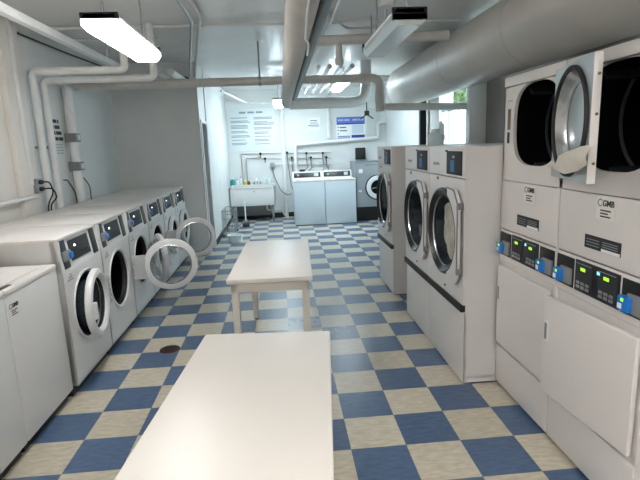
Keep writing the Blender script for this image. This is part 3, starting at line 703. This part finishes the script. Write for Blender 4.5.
pipe('back_conduit', fillet([(-.95, 8.9, 2.62), (-.68, 11.35, 2.62), (-.05, 11.40, 2.60)], .05), .022, PIPEW, 'white conduit angling along the back passage to the small far light')

# ================================================================== BACK AREA
def flat_sign(name, label, cat, x0, x1, z0, z1, m, th=.008, y=YB): 
    o = MB().box(x0, x1, y-th, y-.0005, z0, z1, .001).build(name, m); return tag(o, label, cat)
SIGN = mat('pale_notice_board', (216, 224, 224), .5)
sg = flat_sign('notice_board', 'large pale board with two columns of faint grey printed rules above the sink', 'sign', -1.13, -.06, 1.56, 2.50, SIGN)
def greek(parent, x0, x1, z, y, m, h=.016): MB().box(x0, x1, y-.002, y, z-h/2, z+h/2).build('print_line', m, parent)
for k in range(3): MB().box(-.86+.19*k, -.71+.19*k, YB-.010, YB-.008, 2.395, 2.435).build('print_line', INKG, sg)
random.seed(11)
for c_, x0 in enumerate((-1.06, -.54)):
    z = 2.30
    for p in range(7):
        for l_ in range((1, 2, 3, 2, 2, 1, 2)[(p+c_) % 7]):
            greek(sg, x0, x0+random.uniform(.30, .46), z, YB-.008, INKG, .017); z -= .030
        z -= .038
ps = flat_sign('notice_poster', 'blue and white landscape poster on the back wall above the white pipe', 'poster', 1.345, 2.01, 1.745, 2.25, PAPER)
py = YB-.008
MB().box(1.35, 2.005, py-.002, py, 2.10, 2.245).build('header_band', BLUEP2 if False else mat('poster_blue', (92, 112, 190), .5), ps)
MB().box(1.35, 2.005, py-.003, py-.001, 2.075, 2.105).build('rule_band', BLUED, ps)
for k in range(4): MB().box((1.38, 1.53, 1.72, 1.86)[k], (1.51, 1.65, 1.84, 1.98)[k], py-.003, py-.001, 2.155, 2.195).build('header_word', mat('poster_light_blue', (170, 182, 222), .5) if k == 0 else bpy.data.materials['poster_light_blue'], ps)
for k in range(3): MB().box(1.37, 1.395, py-.002, py, 2.01-.075*k, 2.035-.075*k).build('bullet', BLUED, ps); MB().box(1.42, 1.57+.02*k, py-.002, py, 2.0-.075*k, 2.022-.075*k).build('print_line', INK, ps) if k < 2 else None
for z in (1.80, 1.765): MB().box(1.37, 1.66, py-.002, py, z, z+.018).build('print_line', BLUED, ps)
MB().box(1.69, 2.0, py-.002, py, 1.77, 1.835).build('footer_band', BLUED, ps)
MB().box(1.70, 1.98, py-.0015, py, 1.86, 2.06).build('picture_field', mat('poster_pale', (200, 210, 222), .5), ps)
wn = flat_sign('paper_notice', 'white paper notice with a few black lines on the back wall', 'notice', .675, .965, 1.97, 2.26, PAPER, .003)
for k, (a, b_) in enumerate(((.74, .90), (.73, .92), (.73, .92), (.69, .95), (.70, .94))): greek(wn, a, b_, 2.19-k*.035, YB-.003, (INK, INKG, INKG, INK, INKG)[k], .014)
pb = flat_sign('access_panel', 'plain pale access panel on the back wall right of the poster', 'panel', 2.06, 2.36, 1.80, 2.42, mat('pale_panel', (196, 204, 202), .45), .02)
# white column pipe, shelf pipe
pipe('column_pipe', [(.10, YB-.07, 0), (.10, YB-.07, 2.58), (.10, YB-.07, ZC-.003)], .045, PIPEW, 'white vertical pipe on the back wall between sink and top-load washers', n=16)
pipe('column_pipe', [(1.16, YB-.06, 1.80), (1.16, YB-.06, ZC-.003)], .04, PIPEW, 'white vertical pipe rising above the back top-load washers', n=16)
pipe('shelf_pipe', [(.37, YB-.09, 1.02), (.37, YB-.09, 1.66), (2.30, YB-.09, 1.75), (2.30, YB-.09, 2.08), (2.48, YB-.09, 2.10)], .038, PIPEW, 'white pipe framing the back wall above the top-load washers, bent up at both ends', n=16, fil=.05)
# water supply pipes
pipe('water_line', [(-.86, YB-.03, .80), (-.86, YB-.03, 1.50), (1.2, YB-.03, 1.46)], .011, COPPER, 'upper thin water line above the sink and back washers', n=8, fil=.03)
pipe('water_line', [(-.76, YB-.032, .80), (-.76, YB-.032, 1.40), (1.2, YB-.032, 1.33)], .011, COPPER, 'middle thin water line above the sink and back washers', n=8, fil=.03)
pipe('water_line', [(-.14, YB-.04, 1.23), (1.2, YB-.04, 1.18)], .012, COPPER, 'lowest thin pipe on the back wall behind the column pipe', n=8)
ob2 = MB().box(-.22, -.12, YB-.06, YB-.001, 1.16, 1.28, .008).build('outlet_box', STEEL); tag(ob2, 'grey outlet box on the back wall right of the sink', 'outlet')
pipe('power_cord', fillet([(-.17, YB-.07, 1.17), (-.14, YB-.10, .95), (.0, YB-.14, .62), (.14, YB-.16, .52), (.24, YB-.18, .56)], .1), .012, HOSE, 'grey cord curving down from the outlet box beside the sink', 'cord', 8)
vx = [(-.43, 1.49), (-.33, 1.375), (.18, 1.49), (.28, 1.375), (.62, 1.46), (.72, 1.36), (1.00, 1.45), (1.08, 1.35)]
vl = ['leftmost black tap valve above the sink', 'second black tap valve above the sink, lower than its neighbour', 'black tap valve just right of the column pipe', 'lower black tap valve just right of the column pipe',
      'upper black tap valve over the left top-load washer', 'lower black tap valve over the left top-load washer', 'upper black tap valve over the right top-load washer', 'lower black tap valve over the right top-load washer']
for k, (x, z) in enumerate(vx):
    v_ = MB().lathe([(.0, 0), (.028, 0), (.03, .015), (.02, .03), (.012, .045), (.012, .07)], 12, Matrix.Translation((x, YB-.10, z)) @ Matrix.Rotation(-PI/2, 4, 'X')).build('tap_valve', BLACK); tag(v_, vl[k], 'valve', 'tap valves on the back wall')
    MB().tube([(x, YB-.06, z), (x, YB-.06, z-.09)], .012, 8).build('spout', BRASS, v_)
for k, (x, z) in enumerate(vx[2:]):
    xe = (.30, .34, .45, .60, .95, 1.1)[k]
    pipe('fill_hose', fillet([(x, YB-.075, z-.09), (x+.01, YB-.10, z-.25), (xe-.06 if k < 2 else x+.04, YB-.16, .72 if k < 2 else 1.16), (xe, YB-.22, .60 if k < 2 else 1.0)], .12), .011, HOSE if k % 2 else GASK, 'grey fill hose hanging from the %s' % vl[k+2], 'hose', 8, group='fill hoses on the back wall')
# sink
sk = empty('laundry_sink', 'white laundry tub on grey legs against the back wall', 'sink', (-.64, 10.88, 0))
mb = MB(); hw = .50
mb.box(-hw, hw, 0, .52, .36, .40, .006); mb.box(-hw, hw, 0, .025, .38, .76, .006); mb.box(-hw, hw, .495, .52, .38, .80, .006); mb.box(-hw, -hw+.025, 0, .52, .38, .76, .006); mb.box(hw-.025, hw, 0, .52, .38, .76, .006)
mb.box(-hw-.012, hw+.012, -.015, .04, .745, .775, .008); mb.box(-hw-.012, -hw+.04, -.015, .53, .745, .775, .008); mb.box(hw-.04, hw+.012, -.015, .53, .745, .775, .008); mb.box(-hw-.012, hw+.012, .42, .535, .745, .80, .008)
mb.build('tub', APPL, sk)
for sx in (-1, 1):
    for y in (.04, .46): MB().box(sx*.44-.022, sx*.44+.022, y-.02, y+.02, 0, .37, .003).build('leg', READERG, sk)
MB().tube(fillet([(.10, .46, .80), (.10, .46, .93), (.10, .33, .95), (.10, .31, .89)], .04), .013, 10).build('spout', CHROME, sk)
for x in (.03, .17): MB().lathe([(.018, 0), (.018, .03), (.03, .04), (.03, .055), (0, .06)], 14, Matrix.Translation((x, .47, .80))).build('tap', CHROME, sk)
MB().box(.02, .06, -.006, 0, .665, .685).build('maker_plate', INKG, sk)
MB().tube(fillet([(.3, .25, .37), (.3, .25, .22), (.62, .40, .20), (.70, .46, .05)], .06), .022, 10).build('drain_pipe', PIPEW, sk)
MB().box(-.40, .38, .44, .46, .08, .35, .003).build('under_tub_shade', READERG, sk)  # dark grey sheet standing in for the shade under the tub
def bottle(name, label, x, y, z, r, h, m, capm):
    o = MB().lathe([(0, 0), (r, 0), (r, h*.65), (r*.45, h*.82), (r*.4, h*.9)], 16).build(name, m, None, (x, y, z)); tag(o, label, 'bottle', 'bottles on the sink ledge')
    MB().lathe([(r*.45, h*.88), (r*.45, h), (0, h)], 12).build('cap', capm, o); return o
zt = .80
bottle('detergent_bottle', 'teal detergent bottle at the left end of the sink ledge', -1.10, 11.36, zt, .055, .16, TEAL, PAPER)
bottle('detergent_bottle', 'white bottle next to the teal one on the sink ledge', -1.00, 11.36, zt, .04, .13, PLASTIC, TEAL)
bottle('soap_bottle', 'small red-capped bottle on the sink ledge left of the taps', -.91, 11.35, zt, .03, .19, PLASTIC, REDPL)
bottle('soap_bottle', 'small yellow bottle on the sink ledge left of the taps', -.82, 11.35, zt, .035, .10, YEL, PAPER)
bottle('soap_bottle', 'short amber bottle close to the left tap on the sink ledge', -.73, 11.35, zt, .035, .09, BRASS, YEL)
cj = MB().lathe([(0, 0), (.05, 0), (.055, .13), (.05, .13), (.045, .01), (0, .01)], 18).build('plastic_cup', PLASTIC, None, (-.28, 11.34, zt)); tag(cj, 'clear plastic cup at the right end of the sink ledge', 'cup')
# wire basket by the passage wall
def wire_basket():
    mb = MB(); x0, x1, y0, y1, z0, z1 = -1.12, -.90, 9.05, 9.75, .06, .50
    r = .007
    for z in (z0, .2, .35, z1): mb.tube([(x0, y0, z), (x1, y0, z), (x1, y1, z), (x0, y1, z), (x0, y0, z)], r, 6)
    for k in range(7):
        y = y0+(y1-y0)*k/6; mb.tube([(x1, y, z0), (x1, y, z1)], r*.7, 6); mb.tube([(x0, y, z0), (x0, y, z1)], r*.7, 6); mb.tube([(x0, y, z0), (x1, y, z0)], r*.7, 6)
    for k in range(3):
        x = x0+(x1-x0)*k/2; mb.tube([(x, y0, z0), (x, y0, z1)], r*.7, 6); mb.tube([(x, y1, z0), (x, y1, z1)], r*.7, 6)
    return mb
wb = wire_basket().build('wire_basket', STEEL); tag(wb, 'grey wire basket on the floor against the passage wall', 'basket')
for x in (-1.11, -.91):
    for y in (9.06, 9.74): MB().tube([(x, y, 0), (x, y, .07)], .012, 8).build('leg', BLACK, wb)
bt = MB().lathe([(0, 0), (.12, 0), (.14, .12), (.147, .125), (.14, .13), (.13, .12), (.11, .012), (0, .012)], 28).build('white_tub', PLASTIC, None, (-.86, 8.62, .0)); tag(bt, 'pale round tub on the floor in front of the wire basket', 'tub')
pl = empty('plunger', 'white-handled plunger standing on the floor in front of the sink', 'plunger', (-.78, 10.30, 0))
MB().lathe([(.075, 0), (.07, .05), (.04, .09), (.02, .11), (0, .11)], 20).build('cup', BLACK, pl); MB().tube([(0, 0, .10), (0, 0, .50)], .015, 10).build('handle', PLASTIC, pl); MB().lathe([(0, .49), (.028, .5), (.028, .53), (0, .54)], 12).build('knob', PLASTIC, pl)
# back top-load washers
b1 = make_top_loader(BLUEW, .645, .935, .72, .015); b2 = copy_tree(b1)
b1.location = (.575, 10.0, 0); b2.location = (1.222, 10.0, 0)
b1['label'] = 'white top-load washer at the back, next to the sink'; b2['label'] = 'white top-load washer at the back, next to the silver front-load washer'
for o in (b1, b2):
    o['group'] = 'top-load washers at the back wall'
    MB().box(.10, .19, -.012, 0, -.03, .035, .004).build('card_reader', BLUEW, o, (.05, .585, 1.008))
    MB().box(-.22, -.17, -.008, 0, -.02, .02, .003).build('dial', INKG, o, (0, .585, 1.008))
bkj = MB().box(-.06, .06, -.03, .03, 0, .05, .012).build('small_box', BLACK, None, (.48, 10.68, 1.08)); tag(bkj, 'small black box on the console of the left back washer', 'box')
# silver front loader at the back
sv_ = empty('silver_front_washer', 'silver front-load washer at the back right with white-ringed door', 'washing machine', (1.95, 10.25, 0))
mb = MB(); o, i = rect_circle(-.36, .36, .30, 1.26, .10, .71, .19, .19, 48); mb.holed(o, i, 0, .014)
mb.box(-.36, -.348, 0, .85, .30, 1.25); mb.box(.348, .36, 0, .85, .30, 1.25); mb.box(-.36, .36, .84, .85, .3, 1.25); mb.box(-.36, .36, 0, .85, 1.235, 1.26, .005); mb.build('cabinet', SILVER, sv_)
MB().box(-.355, .355, .01, .84, 0, .30, .004).build('pedestal', BLACK, sv_)
MB().lathe([(.18, .0), (.17, -.3), (0, -.32)], 32, ybar(.10, .01, .71)).build('drum', DARKSTEEL, sv_)
dd = MB().lathe([(.15, .01), (.155, .035), (.20, .045), (.245, .03), (.25, .0), (.15, .0)], 48, ybar(.10, -.002, .71), close=True).build('door', PAPER, sv_)
MB().lathe([(.245, .0), (.27, .004), (.27, .012), (.245, .02)], 48, ybar(.10, -.002, .71), close=True).build('door_rim', BLACK, dd)
MB().lathe([(.152, .02), (.14, -.03), (.08, -.07), (0, -.08)], 36, ybar(.10, -.002, .71)).build('glass', GLASSD, dd)
mb = MB()
for k in range(3): mb.box(-.012, .012, -.012, -.006, .02, .13, .004, mtx=Matrix.Translation((.10, -.01, .71)) @ Matrix.Rotation(R_(20+120*k), 4, 'Y'))
mb.build('glass_spoke', STEEL, dd)
MB().box(.17, .34, -.006, .004, 1.02, 1.20, .004).build('control_panel', BLACK, sv_)
MB().box(-.30, -.22, -.004, .002, 1.02, 1.10, .003).build('detergent_drawer', PAPER, sv_)
MB().box(-.31, -.25, -.003, .002, .62, .66, .001).build('service_sticker', PAPER, sv_); MB().box(-.16, .10, -.003, .002, 1.17, 1.20, .001).build('print_line', INKG, sv_)
mbx = MB().box(1.765, 2.0, YB-.06, YB-.001, 1.27, 1.54, .008).build('wall_box', BLACK); tag(mbx, 'black square box on the back wall above the silver washer', 'box')
MB().box(1.785, 1.98, YB-.064, YB-.058, 1.29, 1.52, .003).build('face_plate', CHAR, mbx)
fan = empty('bracket_fan', 'small black three-armed bracket under the pale pipe near the poster', 'bracket', (1.87, 10.4, 2.18))
MB().box(-.05, .05, -.03, .03, .02, .12, .01).build('hub', BLACK, fan)
for a in (125, 235, 0): MB().box(-.012, .012, -.008, .008, 0, .17, .004, mtx=Matrix.Translation((0, 0, .05)) @ Matrix.Rotation(R_(a), 4, 'Y')).build('arm', BLACK, fan)
MB().tube([(0, 0, .1), (0, 0, ZC-2.18-.003)], .012, 8).build('stem', BLACK, fan)
# things on top of the extractors and in the recess
jg = MB().lathe([(0, 0), (.065, 0), (.075, .02), (.075, .09), (.06, .12), (.04, .135), (.04, .15), (.046, .15), (.046, .168), (0, .17)], 24).build('plastic_jug', PLASTIC, None, (1.73, 5.40, 1.59)); tag(jg, 'milky plastic jug on top of the farthest tall extractor', 'jug')
MB().tube(fillet([(.055, 0, .115), (.105, 0, .11), (.105, 0, .045), (.072, 0, .04)], .03), .012, 8).build('handle', PLASTIC, jg)
jg2 = MB().box(-.03, .03, -.04, .04, 0, .23, .012, 3).build('plastic_canister', PLASTIC, None, (1.835, 5.52, 1.59)); tag(jg2, 'tall milky plastic canister beside the jug on the far extractor', 'canister')
MB().lathe([(.018, .225), (.018, .255), (0, .255)], 14).build('cap', PAPER, jg2)
pipe('recess_pipe', [(2.55, 8.28, 0.02), (2.55, 8.28, ZC-.003)], .045, PIPEG, 'grey vertical pipe in the dark recess of the right wall')
# bush seen through the window
bs = empty('garden_bush', 'sunlit green bush outside the window', 'bush', (3.65, 9.85, 0))
MB().tube([(.38, -.6, 0), (.36, -.55, 1.2), (.2, -.3, 2.5)], .06, 8).build('trunk', BARK, bs)
random.seed(5); mb = MB()
for k in range(2600):
    v = Vector((random.gauss(0, 1), random.gauss(0, 1), random.gauss(0, 1))).normalized()*random.uniform(.5, 1); c = Vector((v.x*.5, v.y*1.0, 2.62+v.z*.42))
    s_ = random.uniform(.04, .08); mt = Matrix.Translation(c) @ Matrix.Rotation(random.uniform(0, 6), 4, Vector((random.random(), random.random(), random.random()+.01)).normalized())
    a, b_, c_, d_ = [mb.bm.verts.new(mt @ Vector(p)) for p in ((-s_, 0, 0), (0, -s_*.5, .01), (s_, 0, 0), (0, s_*.5, .01))]; mb.bm.faces.new((a, b_, c_, d_))
mb.build('foliage', LEAF, bs, smooth=False)
struct(MB().box(XR+.36, 8, 3, 12, -.2, -.02).build('ground_outside', mat('pale_concrete', (190, 188, 182), .8), smooth=False))
